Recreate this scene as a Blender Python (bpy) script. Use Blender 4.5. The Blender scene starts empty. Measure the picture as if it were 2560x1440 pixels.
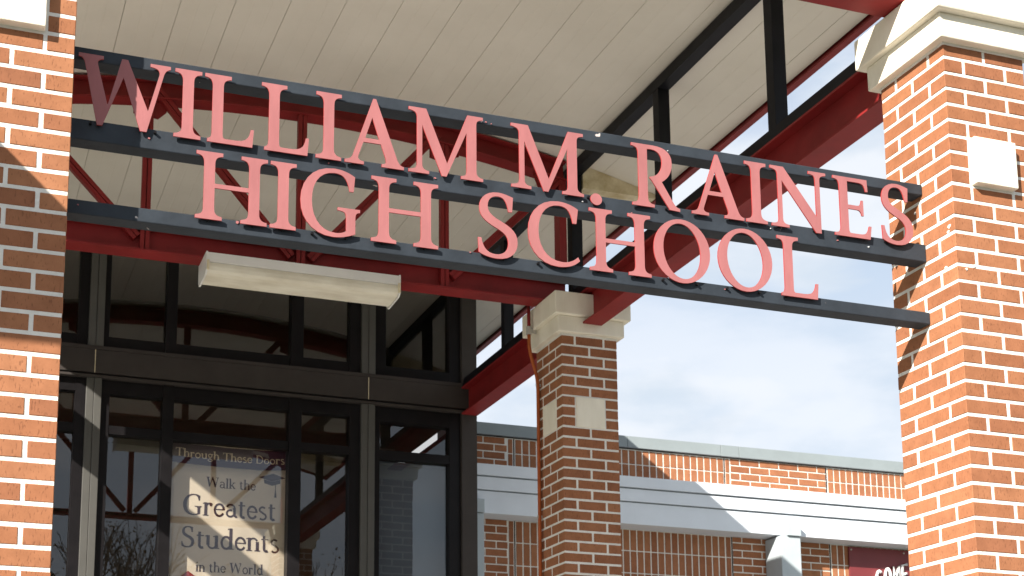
import bpy, bmesh, math, random
from mathutils import Vector, Matrix
from mathutils.geometry import tessellate_polygon
random.seed(7)
R = math.radians
S = bpy.context.scene
COL = S.collection

# ------------------------------------------------------------------ camera
cam_d = bpy.data.cameras.new('camera')
cam = bpy.data.objects.new('camera', cam_d)
COL.objects.link(cam)
S.camera = cam
CR = Vector((0.95365986, -0.3008208, 0.00630241))
CU = Vector((-0.05752255, -0.16171779, 0.98515913))
CF = Vector((0.29533714, 0.93986925, 0.17152775))
m = Matrix((CR, CU, -CF)).transposed().to_4x4()
m.translation = Vector((0, 0, 1.6))
cam.matrix_world = m
cam_d.sensor_width = 36
cam_d.lens = 50.1
cam_d.shift_x = 0.13086
cam_d.shift_y = 0.27825
cam_d.clip_start = 0.05
cam_d.clip_end = 2000
cam_d.dof.use_dof = True
cam_d.dof.focus_distance = 6.2
cam_d.dof.aperture_fstop = 9

# ------------------------------------------------------------------ sky, sun, exposure
LD = Vector((1.43, 1.0, -1.06)).normalized()          # direction the sunlight travels
SUN_EL = math.asin(-LD.z)
SUN_AZ = math.atan2(-LD.x, -LD.y)                     # clockwise from +Y
W = bpy.data.worlds.new('World')
S.world = W
W.use_nodes = True
nt = W.node_tree
nt.nodes.clear()
N = nt.nodes.new
out = N('ShaderNodeOutputWorld')
bg = N('ShaderNodeBackground')
sky = N('ShaderNodeTexSky')
sky.sky_type = 'NISHITA'
sky.sun_disc = False
sky.sun_elevation = SUN_EL
sky.sun_rotation = SUN_AZ
sky.air_density = 1.0
sky.dust_density = 1.2
sky.ozone_density = 1.0
bg.inputs['Strength'].default_value = 0.084
tc = N('ShaderNodeTexCoord')
mp = N('ShaderNodeMapping')
mp.inputs['Scale'].default_value = (1.0, 1.0, 2.4)
mp.inputs['Location'].default_value = (0.35, 0.1, 0.22)
nz = N('ShaderNodeTexNoise')
nz.inputs['Scale'].default_value = 4.6
nz.inputs['Detail'].default_value = 8
nz.inputs['Roughness'].default_value = 0.5
nz.inputs['Distortion'].default_value = 0.35
cr = N('ShaderNodeValToRGB')
cr.color_ramp.interpolation = 'EASE'
cr.color_ramp.elements[0].position = 0.40
cr.color_ramp.elements[1].position = 0.60
cr.color_ramp.elements[0].color = (0.55, 0.55, 0.55, 1)
cr.color_ramp.elements[1].color = (0.96, 0.96, 0.96, 1)
nz2 = N('ShaderNodeTexNoise')                       # grey bellies inside the white cloud
nz2.inputs['Scale'].default_value = 7.5
nz2.inputs['Detail'].default_value = 7
nz2.inputs['Roughness'].default_value = 0.5
cr2 = N('ShaderNodeValToRGB')
cr2.color_ramp.interpolation = 'EASE'
cr2.color_ramp.elements[0].position = 0.38
cr2.color_ramp.elements[1].position = 0.60
cr2.color_ramp.elements[0].color = (3.75, 4.2, 4.75, 1)
cr2.color_ramp.elements[1].color = (4.75, 4.95, 5.25, 1)
nt.links.new(mp.outputs['Vector'], nz2.inputs['Vector'])
nt.links.new(nz2.outputs['Fac'], cr2.inputs['Fac'])
mx = N('ShaderNodeMixRGB')
nt.links.new(cr2.outputs['Color'], mx.inputs['Color2'])
nt.links.new(tc.outputs['Generated'], mp.inputs['Vector'])
nt.links.new(mp.outputs['Vector'], nz.inputs['Vector'])
nt.links.new(nz.outputs['Fac'], cr.inputs['Fac'])
sp = N('ShaderNodeSeparateXYZ')                     # thin white haze towards the horizon, all round
nt.links.new(tc.outputs['Generated'], sp.inputs['Vector'])
mr = N('ShaderNodeMapRange')
mr.interpolation_type = 'SMOOTHSTEP'
mr.inputs['From Min'].default_value = 0.26
mr.inputs['From Max'].default_value = 0.58
mr.inputs['To Min'].default_value = 0.90
mr.inputs['To Max'].default_value = 0.0
nt.links.new(sp.outputs['Z'], mr.inputs['Value'])
mxm = N('ShaderNodeMath')
mxm.operation = 'MAXIMUM'
nt.links.new(cr.outputs['Color'], mxm.inputs[0])
nt.links.new(mr.outputs['Result'], mxm.inputs[1])
nt.links.new(mxm.outputs[0], mx.inputs['Fac'])
nt.links.new(sky.outputs['Color'], mx.inputs['Color1'])
nt.links.new(mx.outputs['Color'], bg.inputs['Color'])
nt.links.new(bg.outputs['Background'], out.inputs['Surface'])

sun_d = bpy.data.lights.new('sun', 'SUN')
sun = bpy.data.objects.new('sun', sun_d)
COL.objects.link(sun)
sun_d.energy = 5.0
sun_d.angle = R(0.53)
sun_d.color = (1.0, 0.94, 0.84)
sun.rotation_euler = LD.to_track_quat('-Z', 'Y').to_euler()
sun.location = (-20, -14, 18)

S.view_settings.view_transform = 'Standard'
S.view_settings.look = 'None'
S.view_settings.gamma = 1
S.view_settings.exposure = 1.2
S.view_settings.use_curve_mapping = False
S.render.engine = 'CYCLES'
S.cycles.max_bounces = 10
S.cycles.diffuse_bounces = 5
S.cycles.transparent_max_bounces = 12
S.cycles.use_denoising = True

# ------------------------------------------------------------------ materials
MATS = {}


def mat(name, col, rough=0.6, spec=0.4, var=0.12, scale=6.0, bump=0.0, bscale=60.0, stretch=(1, 1, 1), metal=0.0,
        obj_coords=False, tint=None, speck=None):
    """diffuse surface whose colour drifts with a noise; optional fine bump and sparse specks"""
    M = bpy.data.materials.new(name)
    M.use_nodes = True
    t = M.node_tree
    b = t.nodes['Principled BSDF']
    b.inputs['Roughness'].default_value = rough
    b.inputs['Specular IOR Level'].default_value = spec
    b.inputs['Metallic'].default_value = metal
    if obj_coords:
        src = t.nodes.new('ShaderNodeTexCoord').outputs['Object']
    else:
        src = t.nodes.new('ShaderNodeNewGeometry').outputs['Position']
    mpn = t.nodes.new('ShaderNodeMapping')
    mpn.inputs['Scale'].default_value = stretch
    t.links.new(src, mpn.inputs['Vector'])
    n = t.nodes.new('ShaderNodeTexNoise')
    n.inputs['Scale'].default_value = scale
    n.inputs['Detail'].default_value = 6
    n.inputs['Roughness'].default_value = 0.6
    t.links.new(mpn.outputs['Vector'], n.inputs['Vector'])
    ramp = t.nodes.new('ShaderNodeValToRGB')
    ramp.color_ramp.elements[0].position = 0.3
    ramp.color_ramp.elements[1].position = 0.7
    lo = tint if tint else [c * (1 - var) for c in col]
    hi = [min(1, c * (1 + var)) for c in col]
    ramp.color_ramp.elements[0].color = (*lo, 1)
    ramp.color_ramp.elements[1].color = (*hi, 1)
    t.links.new(n.outputs['Fac'], ramp.inputs['Fac'])
    colout = ramp.outputs['Color']
    if speck:
        scol, sscale, thr = speck
        n2 = t.nodes.new('ShaderNodeTexNoise')
        n2.inputs['Scale'].default_value = sscale
        n2.inputs['Detail'].default_value = 3
        t.links.new(mpn.outputs['Vector'], n2.inputs['Vector'])
        r2 = t.nodes.new('ShaderNodeValToRGB')
        r2.color_ramp.elements[0].position = thr
        r2.color_ramp.elements[1].position = thr + 0.03
        t.links.new(n2.outputs['Fac'], r2.inputs['Fac'])
        m2 = t.nodes.new('ShaderNodeMixRGB')
        m2.inputs['Color2'].default_value = (*scol, 1)
        t.links.new(r2.outputs['Color'], m2.inputs['Fac'])
        t.links.new(colout, m2.inputs['Color1'])
        colout = m2.outputs['Color']
    t.links.new(colout, b.inputs['Base Color'])
    if bump > 0:
        n3 = t.nodes.new('ShaderNodeTexNoise')
        n3.inputs['Scale'].default_value = bscale
        n3.inputs['Detail'].default_value = 4
        t.links.new(mpn.outputs['Vector'], n3.inputs['Vector'])
        bp = t.nodes.new('ShaderNodeBump')
        bp.inputs['Strength'].default_value = bump
        bp.inputs['Distance'].default_value = 0.01
        t.links.new(n3.outputs['Fac'], bp.inputs['Height'])
        t.links.new(bp.outputs['Normal'], b.inputs['Normal'])
    MATS[name] = M
    return M


def brick_mat(name, tones, pit):
    M = bpy.data.materials.new(name)
    M.use_nodes = True
    t = M.node_tree
    L = t.links.new
    b = t.nodes['Principled BSDF']
    b.inputs['Roughness'].default_value = 0.85
    b.inputs['Specular IOR Level'].default_value = 0.2
    oi = t.nodes.new('ShaderNodeObjectInfo')
    pos = t.nodes.new('ShaderNodeNewGeometry').outputs['Position']
    tone = t.nodes.new('ShaderNodeValToRGB')
    e = tone.color_ramp.elements
    e[0].position, e[0].color = 0.0, (*tones[0], 1)
    e[1].position, e[1].color = 1.0, (*tones[-1], 1)
    for i, c in enumerate(tones[1:-1]):
        k = e.new((i + 1) / (len(tones) - 1))
        k.color = (*c, 1)
    L(oi.outputs['Random'], tone.inputs['Fac'])
    n = t.nodes.new('ShaderNodeTexNoise')
    n.inputs['Scale'].default_value = 14
    n.inputs['Detail'].default_value = 8
    n.inputs['Roughness'].default_value = 0.65
    L(pos, n.inputs['Vector'])
    rr = t.nodes.new('ShaderNodeValToRGB')
    rr.color_ramp.elements[0].position = 0.3
    rr.color_ramp.elements[0].color = (0.86, 0.84, 0.82, 1)
    rr.color_ramp.elements[1].position = 0.7
    rr.color_ramp.elements[1].color = (1.12, 1.12, 1.12, 1)
    L(n.outputs['Fac'], rr.inputs['Fac'])
    mul = t.nodes.new('ShaderNodeMixRGB')
    mul.blend_type = 'MULTIPLY'
    mul.inputs['Fac'].default_value = 1
    L(tone.outputs['Color'], mul.inputs['Color1'])
    L(rr.outputs['Color'], mul.inputs['Color2'])
    # wire-cut drag marks: small upright pits
    mp = t.nodes.new('ShaderNodeMapping')
    mp.inputs['Scale'].default_value = (1, 1, 0.32)
    L(pos, mp.inputs['Vector'])
    n2 = t.nodes.new('ShaderNodeTexNoise')
    n2.inputs['Scale'].default_value = 150
    n2.inputs['Detail'].default_value = 2
    L(mp.outputs['Vector'], n2.inputs['Vector'])
    pr = t.nodes.new('ShaderNodeValToRGB')
    pr.color_ramp.elements[0].position = 0.60
    pr.color_ramp.elements[1].position = 0.68
    L(n2.outputs['Fac'], pr.inputs['Fac'])
    pm = t.nodes.new('ShaderNodeMixRGB')
    pm.inputs['Color2'].default_value = (tones[0][0] * .42, tones[0][1] * .4, tones[0][2] * .4, 1)
    sc = t.nodes.new('ShaderNodeMath')
    sc.operation = 'MULTIPLY'
    sc.inputs[1].default_value = pit
    L(pr.outputs['Color'], sc.inputs[0])
    L(sc.outputs[0], pm.inputs['Fac'])
    L(mul.outputs['Color'], pm.inputs['Color1'])
    L(pm.outputs['Color'], b.inputs['Base Color'])
    add = t.nodes.new('ShaderNodeMath')
    add.operation = 'SUBTRACT'
    L(n.outputs['Fac'], add.inputs[0])
    L(sc.outputs[0], add.inputs[1])
    bp = t.nodes.new('ShaderNodeBump')
    bp.inputs['Strength'].default_value = 0.35
    bp.inputs['Distance'].default_value = 0.004
    L(add.outputs[0], bp.inputs['Height'])
    L(bp.outputs['Normal'], b.inputs['Normal'])
    return M


BRICK = brick_mat('brick_clay', [(.262, .103, .051), (.318, .136, .067), (.30, .121, .059), (.345, .151, .076), (.262, .106, .055), (.325, .134, .066)], 0.42)
MORTAR = mat('mortar', (.74, .71, .66), .95, .1, .10, 9, .5, 70)
STONE = mat('cast_stone', (.82, .77, .66), .85, .2, .07, 5, .25, 60, stretch=(1, 1, .35), tint=(.74, .68, .56))
RED = mat('red_steel_paint', (.22, .017, .0175), .5, .25, .18, 4, .05, 40)
BLACK = mat('black_steel_paint', (.010, .010, .013), .5, .15, .3, 6)
BARP = mat('slate_bar_paint', (.029, .036, .046), .6, .2, .22, 7, .12, 50, speck=((.55, .48, .46), 17, .735))
LETTER = mat('faded_red_letter', (.345, .128, .130), .6, .25, .10, 7, .06, 60, stretch=(1.6, 1, .5))
LETTER_EDGE = mat('dark_letter_edge', (.33, .03, .03), .6, .3, .2, 12)
SOFFIT = mat('soffit_paint', (.80, .745, .67), .6, .3, .02, 1.6, tint=(.74, .685, .61))
SOFFIT_DIRTY = mat('stained_soffit_paint', (.76, .67, .50), .7, .2, .12, 7, .1, 30, tint=(.50, .38, .20))
MULL = mat('bronze_mullion', (.080, .078, .072), .45, .3, .08, 5)
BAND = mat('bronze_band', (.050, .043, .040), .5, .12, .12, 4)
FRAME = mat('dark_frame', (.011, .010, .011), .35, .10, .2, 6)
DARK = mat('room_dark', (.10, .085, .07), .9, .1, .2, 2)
WHITE = mat('white_cornice_paint', (.68, .725, .79), .6, .3, .04, 3)
COPE = mat('grey_metal_coping', (.24, .275, .29), .5, .25, .06, 4)
MAROON = mat('maroon_panel', (.17, .030, .034), .45, .4, .08, 5)
WHITEP = mat('white_plastic', (.80, .80, .80), .4, .4, .03, 5)
ORANGE = mat('orange_conduit', (.36, .085, .02), .6, .3, .2, 20)
GALV = mat('galvanised', (.42, .40, .36), .5, .5, .2, 30)
LENS = mat('yellowed_lens', (.78, .74, .63), .5, .3, .12, 3, stretch=(1, 3, 3), tint=(.66, .60, .48))
FIXW = mat('fixture_enamel', (.76, .74, .71), .45, .4, .05, 4)
CLIP = mat('fixture_clip', (.72, .62, .42), .5, .3, .1, 30)
BANNERW = mat('banner_vinyl', (.68, .64, .57), .6, .3, .05, 3)
PURPLE = mat('banner_header_ink', (.050, .030, .060), .6, .3, .1, 5)
INK = mat('banner_maroon_ink', (.030, .010, .020), .6, .3, .1, 5)
INKR = mat('banner_red_ink', (.24, .02, .02), .6, .3, .1, 5)
CREAM = mat('banner_cream_ink', (.70, .62, .48), .6, .3, .05, 5)
CONC = mat('concrete', (.43, .42, .395), .9, .2, .12, 1.5, .2, 40)
GRASS = mat('grass_ground', (.07, .10, .03), .95, .1, .35, .8)
ASPH = mat('asphalt', (.05, .05, .052), .9, .2, .2, 3)
BARK = mat('tree_bark', (.12, .09, .07), .9, .1, .3, 8)
LEAF = mat('dry_leaf', (.14, .085, .04), .8, .2, .4, 3)
SKYREF = mat('sky_reflection_tone', (.115, .165, .235), .8, .1, .06, 3)  # even blue-grey imitating mirrored sky, for the added panel
PIPEG = mat('pale_grey_pipe_paint', (.42, .47, .50), .5, .3, .06, 4)
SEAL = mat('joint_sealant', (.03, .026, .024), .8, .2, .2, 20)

G = bpy.data.materials.new('tinted_glass')
G.use_nodes = True
t = G.node_tree
t.nodes.clear()
o = t.nodes.new('ShaderNodeOutputMaterial')
tr = t.nodes.new('ShaderNodeBsdfTransparent')
tr.inputs['Color'].default_value = (.87, .85, .82, 1)
gl = t.nodes.new('ShaderNodeBsdfGlossy')
gl.inputs['Roughness'].default_value = 0.004
gl.inputs['Color'].default_value = (.95, .97, 1, 1)
fr = t.nodes.new('ShaderNodeFresnel')
fr.inputs['IOR'].default_value = 1.75
ms = t.nodes.new('ShaderNodeMixShader')
# only the outer skin mirrors; the inner skin of the thin pane just lets light out
gb = t.nodes.new('ShaderNodeNewGeometry')
iv = t.nodes.new('ShaderNodeMath')
iv.operation = 'SUBTRACT'
iv.inputs[0].default_value = 1.0
mu = t.nodes.new('ShaderNodeMath')
mu.operation = 'MULTIPLY'
t.links.new(gb.outputs['Backfacing'], iv.inputs[1])
t.links.new(iv.outputs[0], mu.inputs[0])
t.links.new(fr.outputs[0], mu.inputs[1])
t.links.new(mu.outputs[0], ms.inputs[0])
t.links.new(tr.outputs[0], ms.inputs[1])
t.links.new(gl.outputs[0], ms.inputs[2])
t.links.new(ms.outputs[0], o.inputs['Surface'])
GLASS = G

# ------------------------------------------------------------------ mesh helpers
WLOC = {}


class MB:
    def __init__(s):
        s.v, s.f = [], []

    def add(s, vs, fs):
        k = len(s.v)
        s.v += [tuple(p) for p in vs]
        s.f += [tuple(i + k for i in f) for f in fs]
        return s

    def box(s, x0, x1, y0, y1, z0, z1):
        return s.add([(x0, y0, z0), (x1, y0, z0), (x1, y1, z0), (x0, y1, z0), (x0, y0, z1), (x1, y0, z1), (x1, y1, z1), (x0, y1, z1)],
                     [(0, 3, 2, 1), (4, 5, 6, 7), (0, 1, 5, 4), (1, 2, 6, 5), (2, 3, 7, 6), (3, 0, 4, 7)])

    def ext(s, poly, axis, a, b, holes=()):
        """polygon (list of 2-tuples) extruded along an axis between a and b; coordinates (y,z), (x,z) or (x,y)"""
        loops = [list(poly)] + [list(h) for h in holes]

        def P(q, h):
            return {'x': (h, q[0], q[1]), 'y': (q[0], h, q[1]), 'z': (q[0], q[1], h)}[axis]
        flat = [q for l in loops for q in l]
        n = len(flat)
        tris = tessellate_polygon([[Vector((q[0], q[1], 0)) for q in l] for l in loops])
        vs = [P(q, a) for q in flat] + [P(q, b) for q in flat]
        fs = [tuple(tr) for tr in tris] + [tuple(i + n for i in reversed(tr)) for tr in tris]
        k = 0
        for l in loops:
            c = len(l)
            for i in range(c):
                j = (i + 1) % c
                fs.append((k + i, k + j, k + j + n, k + i + n))
            k += c
        return s.add(vs, fs)

    def beam(s, p, q, w, h, side=Vector((0, 1, 0))):
        """rectangular bar from p to q: w across 'side', h across the other way"""
        p, q = Vector(p), Vector(q)
        d = (q - p).normalized()
        a = (side - d * side.dot(d)).normalized()
        b = d.cross(a)
        c = []
        for o_ in (p, q):
            for sa, sb in ((-1, -1), (1, -1), (1, 1), (-1, 1)):
                c.append(o_ + a * sa * w / 2 + b * sb * h / 2)
        return s.add(c, [(0, 1, 2, 3), (7, 6, 5, 4), (0, 4, 5, 1), (1, 5, 6, 2), (2, 6, 7, 3), (3, 7, 4, 0)])

    def tube(s, pts, rad, n=10, caps=True):
        pts = [Vector(p) for p in pts]
        rads = rad if isinstance(rad, (list, tuple)) else [rad] * len(pts)
        rings = []
        ref = Vector((0.31, 0.2, 0.9))
        for i, p in enumerate(pts):
            d = (pts[min(i + 1, len(pts) - 1)] - pts[max(i - 1, 0)]).normalized()
            a = d.cross(ref)
            if a.length < 1e-3:
                a = d.cross(Vector((1, 0, 0)))
            a.normalize()
            b = d.cross(a)
            rings.append([p + (a * math.cos(2 * math.pi * k / n) + b * math.sin(2 * math.pi * k / n)) * rads[i] for k in range(n)])
        vs = [v for r in rings for v in r]
        fs = []
        for i in range(len(pts) - 1):
            for k in range(n):
                j = (k + 1) % n
                fs.append((i * n + k, i * n + j, (i + 1) * n + j, (i + 1) * n + k))
        if caps:
            fs.append(tuple(range(n)))
            fs.append(tuple((len(pts) - 1) * n + k for k in range(n)))
        return s.add(vs, fs)

    def ibeam(s, axis, c, z0, z1, a, b, fw, ft=.013, wt=.012):
        """I section along x or y: c = centre across, from a to b"""
        for (w, za, zb) in ((fw, z0, z0 + ft), (wt, z0 + ft, z1 - ft), (fw, z1 - ft, z1)):
            if axis == 'x':
                s.box(a, b, c - w / 2, c + w / 2, za, zb)
            else:
                s.box(c - w / 2, c + w / 2, a, b, za, zb)
        return s

    def build(s, name, material, parent=None, bevel=0.0, kind=None, smooth=False, mats2=None):
        xs = [p[0] for p in s.v]
        ys = [p[1] for p in s.v]
        zs = [p[2] for p in s.v]
        c = Vector(((min(xs) + max(xs)) / 2, (min(ys) + max(ys)) / 2, (min(zs) + max(zs)) / 2))
        me = bpy.data.meshes.new(name)
        me.from_pydata([tuple(Vector(p) - c) for p in s.v], [], s.f)
        bm = bmesh.new()
        bm.from_mesh(me)
        bmesh.ops.recalc_face_normals(bm, faces=bm.faces)
        if bevel:
            ed = [e for e in bm.edges if len(e.link_faces) == 2 and e.calc_face_angle(0) > 0.6]
            bmesh.ops.bevel(bm, geom=ed, offset=bevel, segments=2, profile=0.5, affect='EDGES', clamp_overlap=True)
        bm.to_mesh(me)
        bm.free()
        if smooth:
            for p in me.polygons:
                p.use_smooth = True
        me.materials.append(material)
        return link(name, me, c, parent, kind)


def link(name, me, wloc, parent=None, kind=None):
    ob = bpy.data.objects.new(name, me)
    COL.objects.link(ob)
    wloc = Vector(wloc)
    WLOC[ob] = wloc
    if parent:
        ob.parent = parent
        ob.location = wloc - WLOC[parent]
    else:
        ob.location = wloc
    if kind:
        ob['kind'] = kind
    return ob


def thing(name, label, cat, loc, group=None):
    ob = bpy.data.objects.new(name, None)
    COL.objects.link(ob)
    ob.empty_display_size = .3
    ob.location = loc
    WLOC[ob] = Vector(loc)
    ob['label'] = label
    ob['category'] = cat
    if group:
        ob['group'] = group
    return ob


# ------------------------------------------------------------------ letter outlines (cap height 1)
def path(d, n=7):
    tok = d.replace(',', ' ').split()
    pts = []
    i = 0
    while i < len(tok):
        c = tok[i]
        if c in 'ML':
            pts.append((float(tok[i + 1]), float(tok[i + 2])))
            i += 3
        elif c == 'C':
            p0 = pts[-1]
            q = [float(x) for x in tok[i + 1:i + 7]]
            p1, p2, p3 = q[0:2], q[2:4], q[4:6]
            for k in range(1, n + 1):
                u = k / n
                a, b, cc, dd = (1 - u) ** 3, 3 * u * (1 - u) ** 2, 3 * u * u * (1 - u), u ** 3
                pts.append((a * p0[0] + b * p1[0] + cc * p2[0] + dd * p3[0], a * p0[1] + b * p1[1] + cc * p2[1] + dd * p3[1]))
            i += 7
    return pts


def ell(cx, cy, rx, ry, n=40, tilt=0.0):
    o = []
    for k in range(n):
        a = 2 * math.pi * k / n
        x, y = rx * math.cos(a), ry * math.sin(a)
        o.append((cx + x * math.cos(tilt) - y * math.sin(tilt), cy + x * math.sin(tilt) + y * math.cos(tilt)))
    return o


GL = {
    'I': ["M 0 0 L .37 0 L .37 .05 C .29 .06 .262 .09 .261 .17 L .261 .83 C .262 .91 .29 .94 .37 .95 L .37 1 L 0 1 L 0 .95 C .08 .94 .108 .91 .109 .83 L .109 .17 C .108 .09 .08 .06 0 .05"],
    'H': ["M 0 0 L .37 0 L .37 .05 C .29 .06 .262 .09 .261 .17 L .261 .47 L .739 .47 L .739 .17 C .738 .09 .71 .06 .63 .05 L .63 0 L 1 0 L 1 .05 C .92 .06 .892 .09 .891 .17 L .891 .83 C .892 .91 .92 .94 1 .95 L 1 1 L .63 1 L .63 .95 C .71 .94 .738 .91 .739 .83 L .739 .535 L .261 .535 L .261 .83 C .262 .91 .29 .94 .37 .95 L .37 1 L 0 1 L 0 .95 C .08 .94 .108 .91 .109 .83 L .109 .17 C .108 .09 .08 .06 0 .05"],
    'L': ["M .05 0 L .68 0 L .70 .26 L .655 .26 C .635 .12 .58 .07 .45 .068 L .30 .068 C .265 .068 .261 .1 .261 .17 L .261 .83 C .262 .91 .29 .94 .37 .95 L .37 1 L 0 1 L 0 .95 C .08 .94 .108 .91 .109 .83 L .109 .17 C .108 .10 .10 .06 .05 .05"],
    'A': ["M 0 0 L .28 0 L .28 .045 C .21 .05 .18 .07 .20 .13 L .27 .34 L .53 .34 L .60 .14 C .62 .07 .60 .05 .545 .045 L .545 0 L .875 0 L .875 .045 C .82 .055 .80 .08 .775 .14 L .455 1.02 L .412 1.02 L .12 .14 C .10 .08 .07 .055 0 .045",
          "M .297 .405 L .505 .405 L .40 .73"],
    'M': ["M 0 0 L .31 0 L .31 .045 C .24 .05 .205 .07 .205 .14 L .205 .74 L .505 0 L .575 0 L .885 .72 L .885 .14 C .885 .07 .86 .05 .80 .045 L .80 0 L 1.14 0 L 1.14 .045 C 1.065 .055 1.037 .08 1.037 .14 L 1.037 .86 C 1.037 .93 1.065 .95 1.14 .955 L 1.14 1 L .90 1 L .585 .20 L .265 1 L 0 1 L 0 .955 C .08 .945 .125 .92 .125 .86 L .125 .14 C .125 .07 .08 .05 0 .045"],
    'W': ["M 0 1 L .33 1 L .33 .955 C .27 .95 .245 .92 .26 .86 L .405 .30 L .575 1 L .655 1 L .945 .30 L 1.085 .86 C 1.095 .92 1.05 .95 .96 .955 L .96 1 L 1.235 1 L 1.235 .955 C 1.185 .945 1.16 .91 1.145 .86 L .935 0 L .85 0 L .605 .74 L .345 0 L .275 0 L .09 .86 C .075 .92 .05 .95 0 .955"],
    'N': ["M 0 0 L .31 0 L .31 .045 C .235 .05 .20 .07 .20 .14 L .20 .77 L .79 -.02 L .885 -.02 L .885 .86 C .885 .93 .92 .95 1 .955 L 1 1 L .69 1 L .69 .955 C .77 .95 .805 .93 .805 .86 L .805 .25 L .235 1 L 0 1 L 0 .955 C .08 .945 .125 .92 .125 .86 L .125 .14 C .125 .07 .09 .05 0 .045"],
    'R': ["M 0 0 L .37 0 L .37 .045 C .29 .055 .261 .08 .261 .16 L .261 .93 C .42 .96 .52 .88 .51 .73 C .50 .58 .40 .50 .305 .49 L .30 .465 L .335 .43 L .625 0 L .80 -.01 L .80 .035 C .74 .05 .72 .07 .69 .12 L .50 .43 C .62 .50 .68 .62 .68 .75 C .68 .93 .56 1 .36 1 L 0 1 L 0 .955 C .08 .945 .109 .92 .109 .84 L .109 .16 C .109 .08 .08 .055 0 .045"],
    'E': ["M 0 0 L .65 0 L .68 .22 L .635 .22 C .61 .10 .57 .065 .45 .065 L .30 .065 C .265 .065 .261 .1 .261 .17 L .261 .47 L .42 .47 C .48 .47 .50 .44 .51 .38 L .545 .38 L .545 .64 L .51 .64 C .50 .57 .48 .54 .42 .54 L .261 .54 L .261 .935 L .45 .935 C .55 .935 .585 .90 .60 .80 L .64 .80 L .63 1 L 0 1 L 0 .955 C .08 .945 .109 .92 .109 .84 L .109 .16 C .109 .08 .08 .055 0 .045"],
    'S': ["M .465 .735 L .52 .735 L .535 .97 C .45 1 .38 1.02 .31 1.02 C .13 1.02 .03 .90 .03 .76 C .03 .60 .14 .53 .28 .46 C .40 .40 .46 .35 .46 .24 C .46 .12 .38 .045 .27 .045 C .15 .045 .08 .12 .06 .28 L .01 .28 L .02 .05 C .10 0 .20 -.02 .29 -.02 C .49 -.02 .60 .10 .60 .27 C .60 .44 .48 .51 .34 .58 C .22 .64 .155 .69 .155 .79 C .155 .90 .22 .96 .31 .96 C .40 .96 .445 .89 .465 .735"],
    'C': ["M .74 .70 L .80 .70 L .83 .93 C .72 1 .60 1.02 .50 1.02 C .20 1.02 0 .80 0 .49 C 0 .18 .20 -.02 .49 -.02 C .64 -.02 .76 .02 .85 .11 L .82 .17 C .74 .09 .65 .06 .56 .06 C .33 .06 .17 .23 .17 .51 C .17 .79 .31 .955 .51 .955 C .65 .955 .71 .88 .74 .70"],
    'G': ["M .74 .70 L .80 .70 L .82 .93 C .71 1 .60 1.02 .50 1.02 C .20 1.02 0 .80 0 .49 C 0 .18 .20 -.02 .49 -.02 C .62 -.02 .74 .02 .83 .06 L .83 .30 C .83 .37 .85 .39 .90 .395 L .90 .44 L .56 .44 L .56 .395 C .66 .39 .69 .37 .69 .30 L .69 .09 C .64 .055 .58 .045 .53 .045 C .31 .045 .17 .22 .17 .51 C .17 .79 .31 .955 .51 .955 C .65 .955 .71 .88 .74 .70"],
    'O': [ell(.48, .5, .48, .52), ell(.48, .5, .315, .452, tilt=.10)],
    '.': [ell(.09, .09, .092, .092, 24)],
}


def glyph(ch):
    loops = [path(l) if isinstance(l, str) else l for l in GL[ch]]
    loops = [[q for i, q in enumerate(l) if i == 0 or (abs(q[0] - l[i - 1][0]) + abs(q[1] - l[i - 1][1])) > 1e-4] for l in loops]
    loops = [l[:-1] if abs(l[0][0] - l[-1][0]) + abs(l[0][1] - l[-1][1]) < 1e-4 else l for l in loops]
    return loops[0], loops[1:]


# ------------------------------------------------------------------ the setting: ground
MB().box(-400, 400, -400, 400, -1.0, 0).build('ground', GRASS, kind='structure')
MB().box(-7, 13, 3.2, 13, -.2, .15).build('pavement', CONC, kind='structure')
MB().box(-200, 200, -11.5, 3.2, -.2, .006).build('road', ASPH, kind='structure')

# ------------------------------------------------------------------ brick pillars
BL, BW, BH, BJ, BJV = .2235, .1035, .0645, .0165, .0155
PW = 2 * BL + BJ


def brick_mesh(lx, ly, lz, seed):
    rnd = random.Random(seed)
    bm = bmesh.new()
    bmesh.ops.create_cube(bm, size=1)
    for v in bm.verts:
        v.co = Vector((v.co.x * lx, v.co.y * ly, v.co.z * lz))
    bmesh.ops.bevel(bm, geom=list(bm.edges), offset=.0022, segments=1, affect='EDGES')
    for v in bm.verts:
        v.co += Vector([rnd.uniform(-.0007, .0007) for _ in range(3)])
    me = bpy.data.meshes.new('brick')
    bm.to_mesh(me)
    bm.free()
    me.materials.append(BRICK)
    return me


FULL = [brick_mesh(BL, BW, BH, i) for i in range(5)]
CUBE = [brick_mesh(BW, BW, BH, 20 + i) for i in range(3)]
BL2, BJ2 = .229, .0145
FLAT = [brick_mesh(BL2, .07, .066, 40 + i) for i in range(4)]
FHALF = [brick_mesh(BL2 / 2 - .007, .07, .066, 50 + i) for i in range(3)]


def lay(parent, me, x, y, z, turned=False):
    b = link('brick', me, (x + random.uniform(-.0008, .0008), y + random.uniform(-.0008, .0008), z + random.uniform(-.0006, .0006)), parent)
    if turned:
        b.rotation_euler.z = math.pi / 2
    return b


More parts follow.
